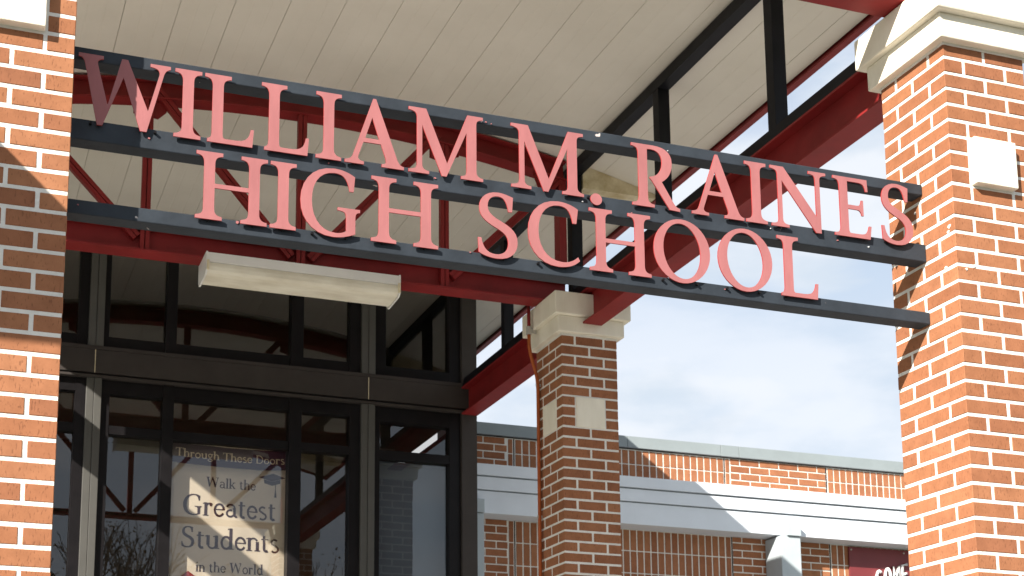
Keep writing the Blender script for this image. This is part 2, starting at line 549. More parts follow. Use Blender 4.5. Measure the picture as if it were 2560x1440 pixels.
def pillar(x0, y0, line0, first, brick_top, label, blocks, proud, capz, zlow=2.45):
    """square pier two bricks wide, courses hung down from the mortar line line0"""
    cx, cy = x0 + PW / 2, y0 + PW / 2
    P = thing('brick_pillar', label, 'pillar', (cx, cy, 0), 'brick pillars holding up the entrance canopy')
    MB().box(x0 + .0022, x0 + PW - .0022, y0 + .0022, y0 + PW - .0022, 0, brick_top).build('mortar', MORTAR, P)
    k = -1
    ch = .08
    low = MB()
    while True:
        zt = line0 - ch * k - BJV / 2
        zb = zt - BH
        zc = (zt + zb) / 2
        if zb < 0.02:
            break
        typ = first if k % 2 == 0 else ('B' if first == 'A' else 'A')
        if zb < zlow:
            rects = []
            e = .0
            a, b_ = BL, BW
            if typ == 'A':
                rects += [(0, BL, 0, BW), (BL + BJ, PW, 0, BW), (0, BL, PW - BW, PW), (BL + BJ, PW, PW - BW, PW), (0, BW, BW + BJ, PW - BW - BJ), (PW - BW, PW, BW + BJ, PW - BW - BJ)]
            else:
                rects += [(0, BW, 0, BL), (0, BW, BL + BJ, PW), (PW - BW, PW, 0, BL), (PW - BW, PW, BL + BJ, PW), (BW + BJ, PW - BW - BJ, 0, BW), (BW + BJ, PW - BW - BJ, PW - BW, PW)]
            for (ax, bx, ay, by) in rects:
                low.box(x0 + ax, x0 + bx, y0 + ay, y0 + by, zb, zt)
            k += 1
            continue
        inblock = blocks and 5 <= k <= 7
        lb = inblock and 'left' in blocks
        fm = lambda: random.choice(FULL)
        cm = lambda: random.choice(CUBE)
        mid = BW + BJ + BL / 2
        q1, q2 = BL / 2, PW - BL / 2
        h1, h2 = BW / 2, PW - BW / 2
        if typ == 'A':
            if inblock:
                lay(P, cm(), x0 + h1, y0 + h1, zc)
                lay(P, cm(), x0 + h2, y0 + h1, zc)
            else:
                lay(P, fm(), x0 + q1, y0 + h1, zc)
                lay(P, fm(), x0 + q2, y0 + h1, zc)
            lay(P, fm(), x0 + q1, y0 + h2, zc)
            lay(P, fm(), x0 + q2, y0 + h2, zc)
            if not lb:
                lay(P, fm(), x0 + h1, y0 + mid, zc, True)
            lay(P, fm(), x0 + h2, y0 + mid, zc, True)
        else:
            if lb:
                lay(P, cm(), x0 + h1, y0 + h1, zc)
                lay(P, cm(), x0 + h1, y0 + h2, zc)
            else:
                lay(P, fm(), x0 + h1, y0 + q1, zc, True)
                lay(P, fm(), x0 + h1, y0 + q2, zc, True)
            lay(P, fm(), x0 + h2, y0 + q1, zc, True)
            lay(P, fm(), x0 + h2, y0 + q2, zc, True)
            if not inblock:
                lay(P, fm(), x0 + mid, y0 + h1, zc)
            lay(P, fm(), x0 + mid, y0 + h2, zc)
        k += 1
    low.build('lower_brickwork', BRICK, P, kind='stuff')
    if blocks:
        zt = line0 - ch * 5 - .004
        zb = line0 - ch * 8 + .004
        MB().box(x0 + BW + BJ - .006, x0 + PW - BW - BJ + .006, y0 - proud, y0 + .09, zb, zt).build('accent_block', STONE, P, bevel=.004)
        if 'left' in blocks:
            MB().box(x0 - proud, x0 + .09, y0 + BW + BJ - .006, y0 + PW - BW - BJ + .006, zb, zt).build('accent_block', STONE, P, bevel=.004)
    # two-step cast stone cap with a thin bedding joint
    MB().box(x0 - .004, x0 + PW + .004, y0 - .004, y0 + PW + .004, brick_top, brick_top + .012).build('bed_joint', MORTAR, P)
    p1, p2 = .045, .085
    MB().box(x0 - p1, x0 + PW + p1, y0 - p1, y0 + PW + p1, brick_top + .012, capz).build('cap_neck', STONE, P, bevel=.006)
    top = MB()
    top.box(x0 - p2, x0 + PW + p2, y0 - p2, y0 + PW + p2, capz, 5.562)
    top.build('cap_slab', STONE, P, bevel=.008)
    return P


LX, RX, FY, BY = .39 - PW, 4.426, 5.165, 9.45
pillar(RX, FY, 5.20, 'B', 5.262, 'sunlit right front brick pillar with white stone cap, sign bars fixed to its side', ('front',), .038, 5.40)
pillar(LX, FY, 5.20, 'B', 5.262, 'large near left brick pillar with a diagonal shadow across its bricks', ('front',), .038, 5.40)
pillar(4.415, BY, 5.17, 'A', 5.248, 'shaded rear brick pillar with cream cap and orange conduit down its side', ('front', 'left'), .006, 5.385)
pillar(LX, BY, 5.17, 'A', 5.248, 'rear left brick pillar hidden behind the near left pillar', ('front',), .006, 5.385)

rp = [o for o in COL.objects if o.name.startswith('brick_pillar')][0]
rnd = random.Random(9)
for (px_, pz_, r_, face) in ((4.52, 4.16, .011, 'front'), (4.475, 4.14, .007, 'front'), (5.24, 4.17, .010, 'left'), (5.20, 4.36, .012, 'left'), (5.21, 4.335, .009, 'left'), (5.43, 4.52, .008, 'left')):
    pts = [(px_ + r_ * rnd.uniform(.6, 1.3) * math.cos(a * .7), pz_ + r_ * rnd.uniform(.5, 1.1) * math.sin(a * .7)) for a in range(9)]
    if face == 'front':
        MB().ext(pts, 'y', FY - .0018, FY + .002).build('mortar_smear', MORTAR, rp)
    else:
        MB().ext(pts, 'x', RX - .0018, RX + .002).build('mortar_smear', MORTAR, rp)

# ------------------------------------------------------------------ canopy roof
CX = 2.41


def arch(x):
    return 6.98 - .047 * (x - CX) ** 2


CY0, CY1 = 4.55, 14.6
canopy = thing('canopy_roof', 'wide curved entrance canopy roof with cream panelled underside and red edge trim', 'roof', (CX, 9.5, 6.9))


def strip(x0, x1, zoff0, thick, y0, y1, n=6, grooves=()):
    xs = [x0 + (x1 - x0) * i / n for i in range(n + 1)]
    low = []
    for x in xs:
        low.append((x, arch(x) + zoff0))
    for g in grooves:
        gx = x0 + (x1 - x0) * g
        for dx, dz in ((-.006, 0), (-.003, .0012), (.003, .0012), (.006, 0)):
            low.append((gx + dx, arch(gx + dx) + zoff0 + dz))
    low.sort()
    up = [(x, arch(x) + zoff0 + thick) for x in reversed(xs)]
    return MB().ext(low + up, 'y', y0, y1)


PITCH = .3555
xs0 = .966 - 4 * PITCH
x = -.53
edges = [x] + [xs0 + PITCH * i for i in range(0, 17) if x + .02 < xs0 + PITCH * i < 5.33] + [5.345]
for a, b in zip(edges[:-1], edges[1:]):
    gr = (1 / 3, 2 / 3) if b - a > .3 else ()
    strip(a + .0017, b - .0017, 0, .03, CY0, CY1, grooves=gr).build('soffit_panel', SOFFIT, canopy)
strip(-.545, 5.365, .034, .13, CY0 - .02, CY1 + .02, n=24).build('roof_deck', COPE, canopy)
for s, xe in ((1, 5.39), (-1, 2 * CX - 5.39)):
    z0 = 6.53
    pr = [(xe, z0), (xe, z0 + .20), (xe - s * .02, z0 + .20), (xe - s * .02, z0 + .018), (xe - s * .052, z0 + .018), (xe - s * .052, z0)]
    MB().ext(pr, 'y', CY0 - .03, CY1 + .03).build('edge_trim', RED, canopy)
for yy in (CY0 - .03, CY1 + .03):
    strip(-.57, 5.39, -.03, .2, yy - .012, yy + .012, n=24).build('front_fascia', RED, canopy)
# cream boxed outriggers carrying the overhang
for yy in (FY + PW / 2, BY + PW / 2):
    poly = [(4.70, 6.54), (5.335, 6.54)] + [(xx, arch(xx) - .002) for xx in (5.335, 5.1, 4.9, 4.70)]
    MB().ext(poly, 'y', yy - .075, yy + .075).build('outrigger', SOFFIT_DIRTY, canopy)

# ------------------------------------------------------------------ bowstring trusses


def truss(yc, label, depth=.19):
    T = thing('roof_truss', label, 'truss', (CX, yc, 5.565), 'red bowstring trusses between the pillars')
    zb, zt = 5.565, 5.565 + depth
    x0, x1 = LX + .10, 4.415 + PW - .14
    x1 = 4.56
    x0 = 2 * CX - x1
    MB().ibeam('x', yc, zb, zt, x0, x1, .157, ft=.014).build('bottom_chord', RED, T)
    xs = [x0 + (x1 - x0) * i / 28 for i in range(29)]
    f = lambda xx: 6.80 - .047 * (xx - 2.43) ** 2
    top = MB()
    for (w, a, b) in ((.13, 0, .012), (.012, .012, .148), (.13, .148, .16)):
        top.ext([(xx, f(xx) + a) for xx in xs] + [(xx, f(xx) + b) for xx in reversed(xs)], 'y', yc - w / 2, yc + w / 2)
    top.build('top_chord', RED, T)
    vx = (1.273, 2.416, 3.542)
    for xx in vx:
        v = MB()
        v.box(xx - .034, xx - .004, yc - .055, yc - .008, zb + .014, f(xx) + .02)
        v.box(xx + .004, xx + .034, yc - .05, yc - .008, zb + .014, f(xx) + .02)
        v.box(xx - .006, xx + .006, yc - .03, yc - .01, zb + .014, f(xx) + .02)
        v.build('vertical', RED, T)
    for xx in (x0 + .03, x1 - .03):
        MB().box(xx - .03, xx + .03, yc - .05, yc + .05, zt - .002, f(xx) + .01).build('end_post', RED, T)
    d = [((x0 + .05, 6.60), (1.215, 5.675)), ((1.325, 6.82), (2.345, 5.672)), ((3.49, 6.82), (2.487, 5.672)), ((x1 - .05, 6.60), (3.60, 5.675))]
    for (a, b) in d:
        p, q = Vector((a[0], yc - .03, a[1])), Vector((b[0], yc - .03, b[1]))
        dr = (q - p).normalized()
        nn = Vector((-dr.z, 0, dr.x))
        g = MB()
        g.beam(p + nn * .0175, q + nn * .0175, .05, .029)
        g.beam(p - nn * .0175, q - nn * .0175, .046, .029)
        g.beam(p, q, .024, .012)
        g.build('diagonal', RED, T)
    for xx, s in ((1.273, 1), (3.542, -1)):
        z = f(xx)
        MB().ext([(xx - .11 * 1, z + .02), (xx + .13, z + .02), (xx + .13, z - .07), (xx + .05 * s + .02, z - .13), (xx - .11, z - .11)], 'y', yc - .018, yc - .007).build('gusset', RED, T)
    for xx, s in ((x0 + .12, 1), (x1 - .12, -1)):
        z = f(xx)
        MB().ext([(xx - .12 * s, z + .03), (xx + .15 * s, z + .03), (xx + .10 * s, z - .10), (xx - .12 * s, z - .20)], 'y', yc - .018, yc - .007).build('gusset', RED, T)
    return T


truss(BY + PW / 2 - .002, 'dark red arched steel truss behind the sign, over the entrance glass')
truss(FY + PW / 2, 'red steel truss resting on the two front pillar caps, mostly above the picture', .062)

# ------------------------------------------------------------------ side beams and black side frames
for xc, yend, side in ((4.6535, 11.995, 'right'), (.158, 11.995, 'left')):
    B = thing('side_beam', 'long red steel beam from the sunlit right pillar back to the rear pillar and glass' if side == 'right' else 'long red steel beam on the left side hidden behind the near left pillar', 'beam', (xc, 8.8, 5.335), 'red side beams of the canopy')
    MB().ibeam('y', xc, 5.335, 5.597, FY + PW + .02, yend, .157, ft=.014).build('beam', RED, B)
    F = thing('side_frame', 'black steel frame of chords and posts standing on the right red beam' if side == 'right' else 'black steel frame of chords and posts on the hidden left beam', 'steel frame', (xc, 8.8, 5.60), 'black side frames of the canopy')
    xa = xc - .0535
    MB().box(xa, xa + .09, FY + .35, 14.3, 5.641, 5.687).box(xa - .012, xa + .10, FY + .35, 14.3, 5.600, 5.640).build('bottom_chord', BLACK, F)
    zt_ = arch(4.69) - .004
    MB().box(xa, xa + .09, CY0 + .1, 14.3, zt_ - .083, zt_).build('top_chord', BLACK, F)
    for yy in (5.47, 6.86, 8.25, 9.67, 11.05, 12.35):
        if abs(yy - 9.67) < .01:
            MB().box(xa + .002, xa + .088, yy - .055, yy + .035, 5.688, zt_ - .084).build('post', BLACK, F)
        else:
            MB().box(xa + .002, xa + .088, yy - .045, yy + .035, 5.688, zt_ - .084).build('post', BLACK, F)

# ------------------------------------------------------------------ the sign
sign = thing('entrance_sign', 'dark three-bar sign with red serif letters WILLIAM M. RAINES HIGH SCHOOL between the pillars', 'sign', (2.4, 5.4, 3.93))
for (z0, z1) in ((4.587, 4.641), (4.248, 4.335), (3.936, 3.995)):
    xx0 = .39 - .14 if False else .392
    MB().box(xx0, 4.4255, 5.37, 5.452, z0, z1).build('bar', BARP, sign, bevel=.004)
ROW1 = [('W', .419, .785), ('I', .804, .913), ('L', .926, 1.132), ('L', 1.162, 1.364), ('I', 1.394, 1.503), ('A', 1.519, 1.778), ('M', 1.799, 2.136),
        ('M', 2.267, 2.610), ('.', 2.642, 2.697), ('R', 2.847, 3.083), ('A', 3.144, 3.411), ('I', 3.422, 3.533), ('N', 3.556, 3.853), ('E', 3.893, 4.094), ('S', 4.152, 4.327)]
ROW2 = [('H', .900, 1.193), ('I', 1.206, 1.314), ('G', 1.332, 1.587), ('H', 1.636, 1.931), ('S', 2.111, 2.293), ('C', 2.342, 2.585), ('H', 2.633, 2.931), ('O', 2.945, 3.227), ('O', 3.267, 3.547), ('L', 3.577, 3.787)]


def put_letter(ch, x0, x1, z0, h, y0, y1, parent, material, zfix=None):
    outer, holes = glyph(ch)
    mn = min(p[0] for p in outer)
    w = max(p[0] for p in outer) - mn
    q_ = 5.352 / 5.33
    x0, x1, z0, h = x0 * q_, x1 * q_, 1.6 + (z0 - 1.6) * q_, h * q_
    k = (x1 - x0) / w
    f = lambda l: [(x0 + (p[0] - mn) * k, z0 + p[1] * h) for p in l]
    ob = MB().ext(f(outer), 'y', y0, y1, [f(hh) for hh in holes]).build('letter', material, parent)
    ob.data.materials.append(LETTER_EDGE)
    for p in ob.data.polygons:
        if abs(p.normal.y) < .5:
            p.material_index = 1
    return ob


for ch, a, b in ROW1:
    if ch == '.':
        put_letter(ch, a, b, 4.271, .296, 5.352, 5.358, sign, LETTER)
    else:
        put_letter(ch, a, b, 4.299, .2955, 5.352, 5.358, sign, LETTER)
for ch, a, b in ROW2:
    put_letter(ch, a, b, 3.967, .288, 5.352, 5.358, sign, LETTER)
for (row, z0, z1) in ((ROW1, 4.318, 4.60), (ROW2, 3.978, 4.268)):
    for ch, a, b in row:
        for xx in (a + .06, b - .05):
            if ch in 'IL.' and xx > a + .06:
                continue
            st_ = MB()
            st_.tube([(xx, 5.356, z0), (xx, 5.372, z0)], .006, 6)
            st_.build('stud', FRAME, sign)
# leftover blobs of old adhesive and paint on the bars
rnd = random.Random(5)
for (bx, bz, r_) in [(.712, 4.292, .007), (1.93, 4.303, .009), (2.145, 4.600, .008), (2.165, 4.598, .006), (2.19, 4.594, .005), (2.62, 4.296, .006), (2.86, 4.276, .005), (1.08, 3.985, .011),
                     (3.62, 4.318, .006), (3.57, 4.300, .005), (3.93, 4.290, .007), (4.10, 4.280, .006), (3.02, 4.606, .006), (3.05, 4.602, .004), (2.09, 3.99, .006), (.445, 3.972, .005), (1.46, 4.30, .005), (3.32, 3.975, .005)]:
    pts = []
    n_ = 9
    for k in range(n_):
        a = 2 * math.pi * k / n_
        rr = r_ * rnd.uniform(.6, 1.15)
        pts.append((bx + rr * math.cos(a), bz + rr * .8 * math.sin(a)))
    pts = [(bx + (p_[0] - bx) * .7, bz + (p_[1] - bz) * .7) for p_ in pts]
    MB().ext(pts, 'y', 5.366, 5.372).build('paint_blob', WHITEP if rnd.random() < .5 else LETTER, sign)

# ------------------------------------------------------------------ strip light under the truss
fx = thing('strip_light', 'long dusty fluorescent strip light with yellowed lens under the red truss beam', 'light fixture', (2.41, 9.6, 5.56))
fx0, fx1 = 1.689, 3.137
MB().ext([(9.475, 5.562), (9.475, 5.496), (9.49, 5.49), (9.75, 5.49), (9.765, 5.496), (9.765, 5.562)], 'x', fx0 + .012, fx1 - .012).build('housing', FIXW, fx)
prof = [(9.482, 5.489), (9.479, 5.46), (9.486, 5.435), (9.505, 5.418), (9.54, 5.410), (9.70, 5.406), (9.735, 5.415), (9.754, 5.435), (9.760, 5.489)]
MB().ext(prof, 'x', fx0 + .014, fx1 - .014).build('lens', LENS, fx, smooth=False)
for xa_, xb_, xc_ in ((fx0, fx0 + .012, fx0 - .004), (fx1 - .012, fx1, fx1 - .006)):
    e = MB().ext([(9.468, 5.566), (9.468, 5.43), (9.50, 5.404), (9.74, 5.396), (9.772, 5.43), (9.772, 5.566)], 'x', xa_, xb_).build('end_cap', FIXW, fx)
for xa_ in (fx0 + .004, fx1 - .022):
    MB().box(xa_, xa_ + .018, 9.458, 9.4675, 5.425, 5.50).build('latch', CLIP, fx, bevel=.002)

# ------------------------------------------------------------------ conduit on the rear pillar
cd = thing('conduit', 'thin orange conduit with a metal coupling running down the shaded rear pillar', 'conduit', (4.385, 9.84, 0))
up = MB().tube([(4.30, 9.795, 5.60), (4.30, 9.795, 5.36)], .0135, 10)
up.build('upper_pipe', RED, cd, smooth=True)
MB().tube([(4.30, 9.795, 5.41), (4.30, 9.795, 5.345)], .021, 12).build('coupling', GALV, cd, smooth=False)
pts = [(4.30, 9.795, 5.35), (4.30, 9.795, 5.28), (4.303, 9.797, 5.24), (4.315, 9.803, 5.19), (4.34, 9.817, 5.13), (4.365, 9.83, 5.07), (4.382, 9.838, 5.02), (4.39, 9.842, 4.96), (4.392, 9.843, 4.9), (4.392, 9.843, .0)]
MB().tube(pts, .0135, 10).build('lower_pipe', ORANGE, cd, smooth=True)
for zz in (4.95, 3.9, 2.6, 1.2):
    MB().box(4.374, 4.416, 9.838, 9.848, zz, zz + .02).build('pipe_clip', GALV, cd)
MB().box(4.30, 4.36, 9.785, 9.80, 5.36, 5.40).build('pipe_clip', GALV, cd)

# ------------------------------------------------------------------ glazed entrance
SY = 12.0
sf = thing('glass_entrance', 'dark bronze framed glass entrance wall under the canopy', 'storefront', (2.41, SY, 0))
sx0, sx1 = .09, 4.731
# header band with thin lips
MB().box(sx0, sx1, SY, SY + .16, 5.392, 5.602).build('header_band', BAND, sf)
MB().box(sx0, sx1, SY - .004, SY + .156, 5.604, 5.636).build('header_lip', BAND, sf)
MB().box(sx0, sx1, SY - .012, SY + .156, 5.352, 5.372).build('header_lip', BAND, sf)
MB().box(sx0, sx1, SY + .012, SY + .156, 5.373, 5.391).build('header_lip', FRAME, sf)
zr = lambda a, b: min(arch(a), arch(b)) - .006
for xm in (1.2, 3.67):
    for (z0, z1) in ((0, 5.351), (5.637, zr(xm - .07, xm + .07))):
        MB().box(xm - .065, xm - .0015, SY + .008, SY + .15, z0, z1).box(xm + .0015, xm + .065, SY + .002, SY + .15, z0, z1).build('mullion', MULL, sf, bevel=.003)
    MB().box(xm - .003, xm + .003, SY - .0015, SY + .01, 5.393, 5.601).build('band_joint', CLIP, sf)
for (z0, z1) in ((0, 5.351), (5.637, arch(4.73) - .006)):
    MB().box(4.580, 4.731, SY + .001, SY + .15, z0, z1).build('corner_post', BAND, sf, bevel=.003)
    MB().box(sx0, .22, SY + .001, SY + .15, z0, z1).build('corner_post', BAND, sf, bevel=.003)
GY = SY + .10
FY0, FY1 = SY + .04, SY + .14


def frame_bar(x0, x1, z0, z1, y0=None):
    MB().box(x0, x1, (y0 or FY0), FY1, z0, z1).build('frame_bar', FRAME, sf)


def pane(x0, x1, z0, z1):
    MB().box(x0 - .012, x1 + .012, GY, GY + .008, z0 - .012, z1 + .012).build('glass_pane', GLASS, sf)


bays = [(.22, 1.135, ()), (1.265, 3.605, ((1.807, 1.903), (2.944, 3.057))), (3.735, 4.580, ())]
for (bx0, bx1, mm) in bays:
    jl, jr = (.055, .09) if bx1 < 2 else ((.05, .105) if mm else (.112, .108))
    # lower tier
    zt_pan = 5.232 if bx0 < 3 else 5.208
    xL, xR = bx0 + .05, bx1 - .09
    if mm:
        xL, xR = bx0 + .075, bx1 - .10
    if bx0 > 3:
        xL, xR = bx0 + .056, bx1 - .108
    z_tr0, z_tr1 = (4.872, 4.948) if bx0 < 3 else (4.862, 4.942)
    cells = []
    xs_ = [xL]
    for (a, b) in mm:
        xs_ += [a - .006, b - .006]
    xs_.append(xR)
    frame_bar(bx0 + .001, xL, 0, 5.350)
    frame_bar(xR, bx1 - .001, 0, 5.350)
    for (a, b) in mm:
        frame_bar(a - .006, b - .006, 0, 5.350, FY0 - .012)
    for i in range(0, len(xs_), 2):
        a, b = xs_[i], xs_[i + 1]
        frame_bar(a, b, zt_pan, 5.350, FY0 + .004)
        frame_bar(a, b, z_tr0, z_tr1, FY0 + .006)
        frame_bar(a, b, 0, .25, FY0 + .006)
        pane(a, b, z_tr1, zt_pan)
        pane(a, b, .25, z_tr0)
    # upper tier
    uL, uR = bx0 + jl, bx1 - jr
    xs_ = [uL]
    for (a, b) in mm:
        xs_ += [a, b]
    xs_.append(uR)
    top = zr(bx0, bx1)
    frame_bar(bx0 + .001, uL, 5.638, top)
    frame_bar(uR, bx1 - .001, 5.638, top)
    for (a, b) in mm:
        frame_bar(a, b, 5.638, top, FY0 - .012)
    for i in range(0, len(xs_), 2):
        a, b = xs_[i], xs_[i + 1]
        frame_bar(a, b, 5.638, 5.742, FY0 + .004)
        frame_bar(a, b, top - .10, top, FY0 + .004)
        pane(a, b, 5.742, top - .10)
# room behind the glass
vest = thing('entrance_hall', 'dim entrance hall room behind the glass', 'room', (2.41, 13, 0))
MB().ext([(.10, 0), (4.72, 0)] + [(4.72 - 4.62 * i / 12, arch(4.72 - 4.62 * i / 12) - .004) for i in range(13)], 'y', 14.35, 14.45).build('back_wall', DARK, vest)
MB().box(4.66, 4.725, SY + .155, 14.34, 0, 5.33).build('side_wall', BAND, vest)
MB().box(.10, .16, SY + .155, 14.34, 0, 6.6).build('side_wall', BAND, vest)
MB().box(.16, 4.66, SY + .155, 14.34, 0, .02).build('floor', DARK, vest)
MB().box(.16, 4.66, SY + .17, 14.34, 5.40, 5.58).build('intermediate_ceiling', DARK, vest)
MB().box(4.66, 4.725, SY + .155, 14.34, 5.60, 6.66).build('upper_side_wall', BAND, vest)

rs = thing('sky_reflection_panel', 'added blue-grey panel imitating reflected sky behind the right-hand glass pane beside the corner post', 'sky_stand_in', (4.13, 12.2, 2.4))  # added panel; its colour stands in for sky mirrored in this pane
MB().box(3.76, 4.50, 12.198, 12.200, 2.4, 4.84).build('reflection_sheet', SKYREF, rs)
MB().tube([(3.76, 12.205, 4.86), (4.50, 12.205, 4.86)], .018, 10).build('top_tube', SKYREF, rs)
MB().box(3.76, 4.50, 12.192, 12.206, 2.37, 2.399).build('bottom_bar', SKYREF, rs)

# ------------------------------------------------------------------ banner behind the glass
bn = thing('door_banner', 'cream and purple banner praising the greatest students, hung inside the entrance glass', 'banner', (2.44, 12.16, 3.0))


def wave(x, z):
    return 12.150 + .006 * math.sin(7 * x + 1.5 * z) + .004 * math.sin(17 * x - 3 * z)


def sag(x):
    u = (x - 2.445) / .525
    return -.020 * (1 - u * u)


def sheet(x0, x1, z0, z1, name, material, off=0.0, nx=24, nz=20, sagtop=True):
    b = MB()
    vs, fs = [], []
    for side in (0, 1):
        for j in range(nz + 1):
            for i in range(nx + 1):
                xx = x0 + (x1 - x0) * i / nx
                v = j / nz
                zz = z0 + (z1 - z0) * v + sag(xx) * (1 if sagtop else 0)
                vs.append((xx, wave(xx, zz) + off + side * .0012, zz))
    n_ = (nx + 1) * (nz + 1)
    for side in (0, 1):
        for j in range(nz):
            for i in range(nx):
                a = side * n_ + j * (nx + 1) + i
                fs.append((a, a + 1, a + nx + 2, a + nx + 1))
    rim = [i for i in range(nx + 1)] + [(j + 1) * (nx + 1) - 1 for j in range(1, nz + 1)] + [nz * (nx + 1) + i for i in range(nx - 1, -1, -1)] + [j * (nx + 1) for j in range(nz - 1, 0, -1)]
    for k in range(len(rim)):
        a, c = rim[k], rim[(k + 1) % len(rim)]
        fs.append((a, c, c + n_, a + n_))
    b.add(vs, fs)
    return b.build(name, material, bn, smooth=True)


sheet(1.905, 2.985, 2.9, 4.702, 'cloth', BANNERW)
sheet(1.905, 2.985, 4.703, 4.885, 'header', PURPLE)
sheet(1.905, 2.985, 4.886, 4.893, 'hem', CREAM)


def arc(cx, cy, rx, ry, a0, a1, n=10):
    return [(cx + rx * math.cos(R(a0 + (a1 - a0) * k / n)), cy + ry * math.sin(R(a0 + (a1 - a0) * k / n))) for k in range(n + 1)]


TH, TN = .155, .06            # thick and thin strokes of the banner type
SERIF = .05


def st(pts, w):
    return (pts, w)


def vstem(x, z0, z1, foot=True, flag=True):
    o = [st([(x, z0), (x, z1)], TH)]
    if foot:
        o.append(st([(x - .14, z0 + .02), (x + .14, z0 + .02)], SERIF))
    if flag:
        o.append(st([(x - .15, z1 - .06), (x - .0, z1 - .01)], SERIF))
    return o


LOW = {
    'h': (.66, vstem(.14, 0, 1.02) + [st(arc(.33, .42, .19, .20, 170, 20), .09)] + vstem(.52, 0, .46, True, False)),
    'n': (.66, vstem(.14, 0, .64) + [st(arc(.33, .42, .19, .20, 170, 20), .09)] + vstem(.52, 0, .46, True, False)),
    'u': (.66, vstem(.14, .18, .64, False) + [st(arc(.33, .22, .19, .20, 190, 340), .09)] + vstem(.52, 0, .64, True, True)),
    'r': (.50, vstem(.14, 0, .64) + [st(arc(.33, .42, .17, .18, 160, 75), .09), st(arc(.39, .55, .05, .05, 0, 330), .07)]),
    'o': (.62, [st(arc(.31, .31, .23, .29, 45, 225), .11), st(arc(.31, .31, .23, .29, 225, 405), .11)]),
    'e': (.58, [st(arc(.30, .31, .22, .29, 0, 330, 18), .11), st([(.12, .335), (.53, .335)], TN)]),
    'a': (.60, [st(arc(.27, .44, .19, .17, 165, 0), .09), st([(.45, .46), (.45, .08), (.53, .02), (.58, .05)], .13), st(arc(.25, .18, .17, .16, 60, 330, 14), .10)]),
    's': (.48, [st(arc(.24, .47, .15, .14, 40, 200, 8) + arc(.24, .15, .17, .15, 70, -140, 10), .095)]),
    'g': (.60, [st(arc(.28, .43, .18, .19, 0, 360, 16), .09), st(arc(.28, -.12, .23, .13, 0, 360, 16), .07), st([(.18, .24), (.16, .12), (.40, .05)], .07), st([(.42, .56), (.56, .62)], .08)]),
    't': (.44, [st([(.18, .78), (.18, .14)] + arc(.29, .13, .11, .11, 180, 310, 6), .13), st([(.04, .60), (.38, .60)], TN)]),
    'd': (.68, vstem(.52, 0, 1.02, True, True) + [st(arc(.31, .31, .21, .29, 30, 330, 16), .11)]),
    'l': (.32, vstem(.16, 0, 1.02)),
    'i': (.32, vstem(.16, 0, .64) + [st(arc(.16, .86, .035, .035, 0, 330), .08)]),
    'k': (.66, vstem(.14, 0, 1.02) + [st([(.18, .26), (.50, .60)], .07), st([(.30, .36), (.56, .02)], .13), st([(.44, .02), (.68, .02)], SERIF), st([(.36, .62), (.62, .62)], SERIF)]),
    'T': (.80, [st([(.40, 0), (.40, 1)], TH), st([(.02, .97), (.78, .97)], TN), st([(.03, .98), (.03, .76)], SERIF), st([(.77, .98), (.77, .76)], SERIF), st([(.24, .02), (.56, .02)], SERIF)]),
    'D': (.86, vstem(.16, 0, 1.0, True, False) + [st([(.02, .975), (.30, .975)], SERIF), st([(.16, .97)] + arc(.38, .5, .36, .46, 75, -75, 14) + [(.16, .03)], .10)]),
    ' ': (.34, []),
}


def stroke_mesh(mb, strokes, x0, z0, h, kx, lift, yoff):
    for i, (pts, w) in enumerate(strokes):
        P = [Vector((x0 + p[0] * kx, z0 + p[1] * h)) for p in pts]
        left, right = [], []
        for j, p in enumerate(P):
            d = P[min(j + 1, len(P) - 1)] - P[max(j - 1, 0)]
            d.normalize()
            nrm = Vector((-d.y, d.x)) * w * h / 2
            left.append(p + nrm)
            right.append(p - nrm)
        y = lift + i * .00012
        vs = [(q.x, wave(q.x, q.y) - y + yoff, q.y) for q in left] + [(q.x, wave(q.x, q.y) - y + yoff, q.y) for q in right]
        n_ = len(P)
        mb.add(vs, [(j, j + 1, n_ + j + 1, n_ + j) for j in range(n_ - 1)])


def text_line(txt, x0, x1, z0, h, material, follow=True):
    adv = 0
    for c in txt:
        if c in LOW:
            adv += LOW[c][0]
        else:
            o_, _ = glyph(c)
            adv += max(p[0] for p in o_) + .06
    kx = (x1 - x0) / adv
    cur = x0
    for i, c in enumerate(txt):
        mb = MB()
        zz = z0 + (sag(cur) + .010 if follow else 0)
        if c in LOW:
            if LOW[c][1]:
                stroke_mesh(mb, LOW[c][1], cur, zz, h, kx, .0015, 0)
            cur += LOW[c][0] * kx
        else:
            o_, hs = glyph(c)
            tr = tessellate_polygon([[Vector((p[0], p[1], 0)) for p in o_]])
            mb.add([(cur + p[0] * kx, wave(cur + p[0] * kx, zz + p[1] * h) - .0016, zz + p[1] * h) for p in o_], [tuple(t_) for t_ in tr])
            cur += (max(p[0] for p in o_) + .06) * kx
        if mb.v:
            mb.build('printed_letter', material, bn)


text_line('Through These Doors', 1.945, 2.932, 4.752, .074, CREAM)
text_line('Walk the', 2.222, 2.672, 4.503, .090, INK)
text_line('Greatest', 2.025, 2.862, 4.236, .185, INK, False)
text_line('Students', 2.017, 2.898, 3.945, .185, INK, False)
text_line('in the World', 2.150, 2.752, 3.735, .092, INK, False)
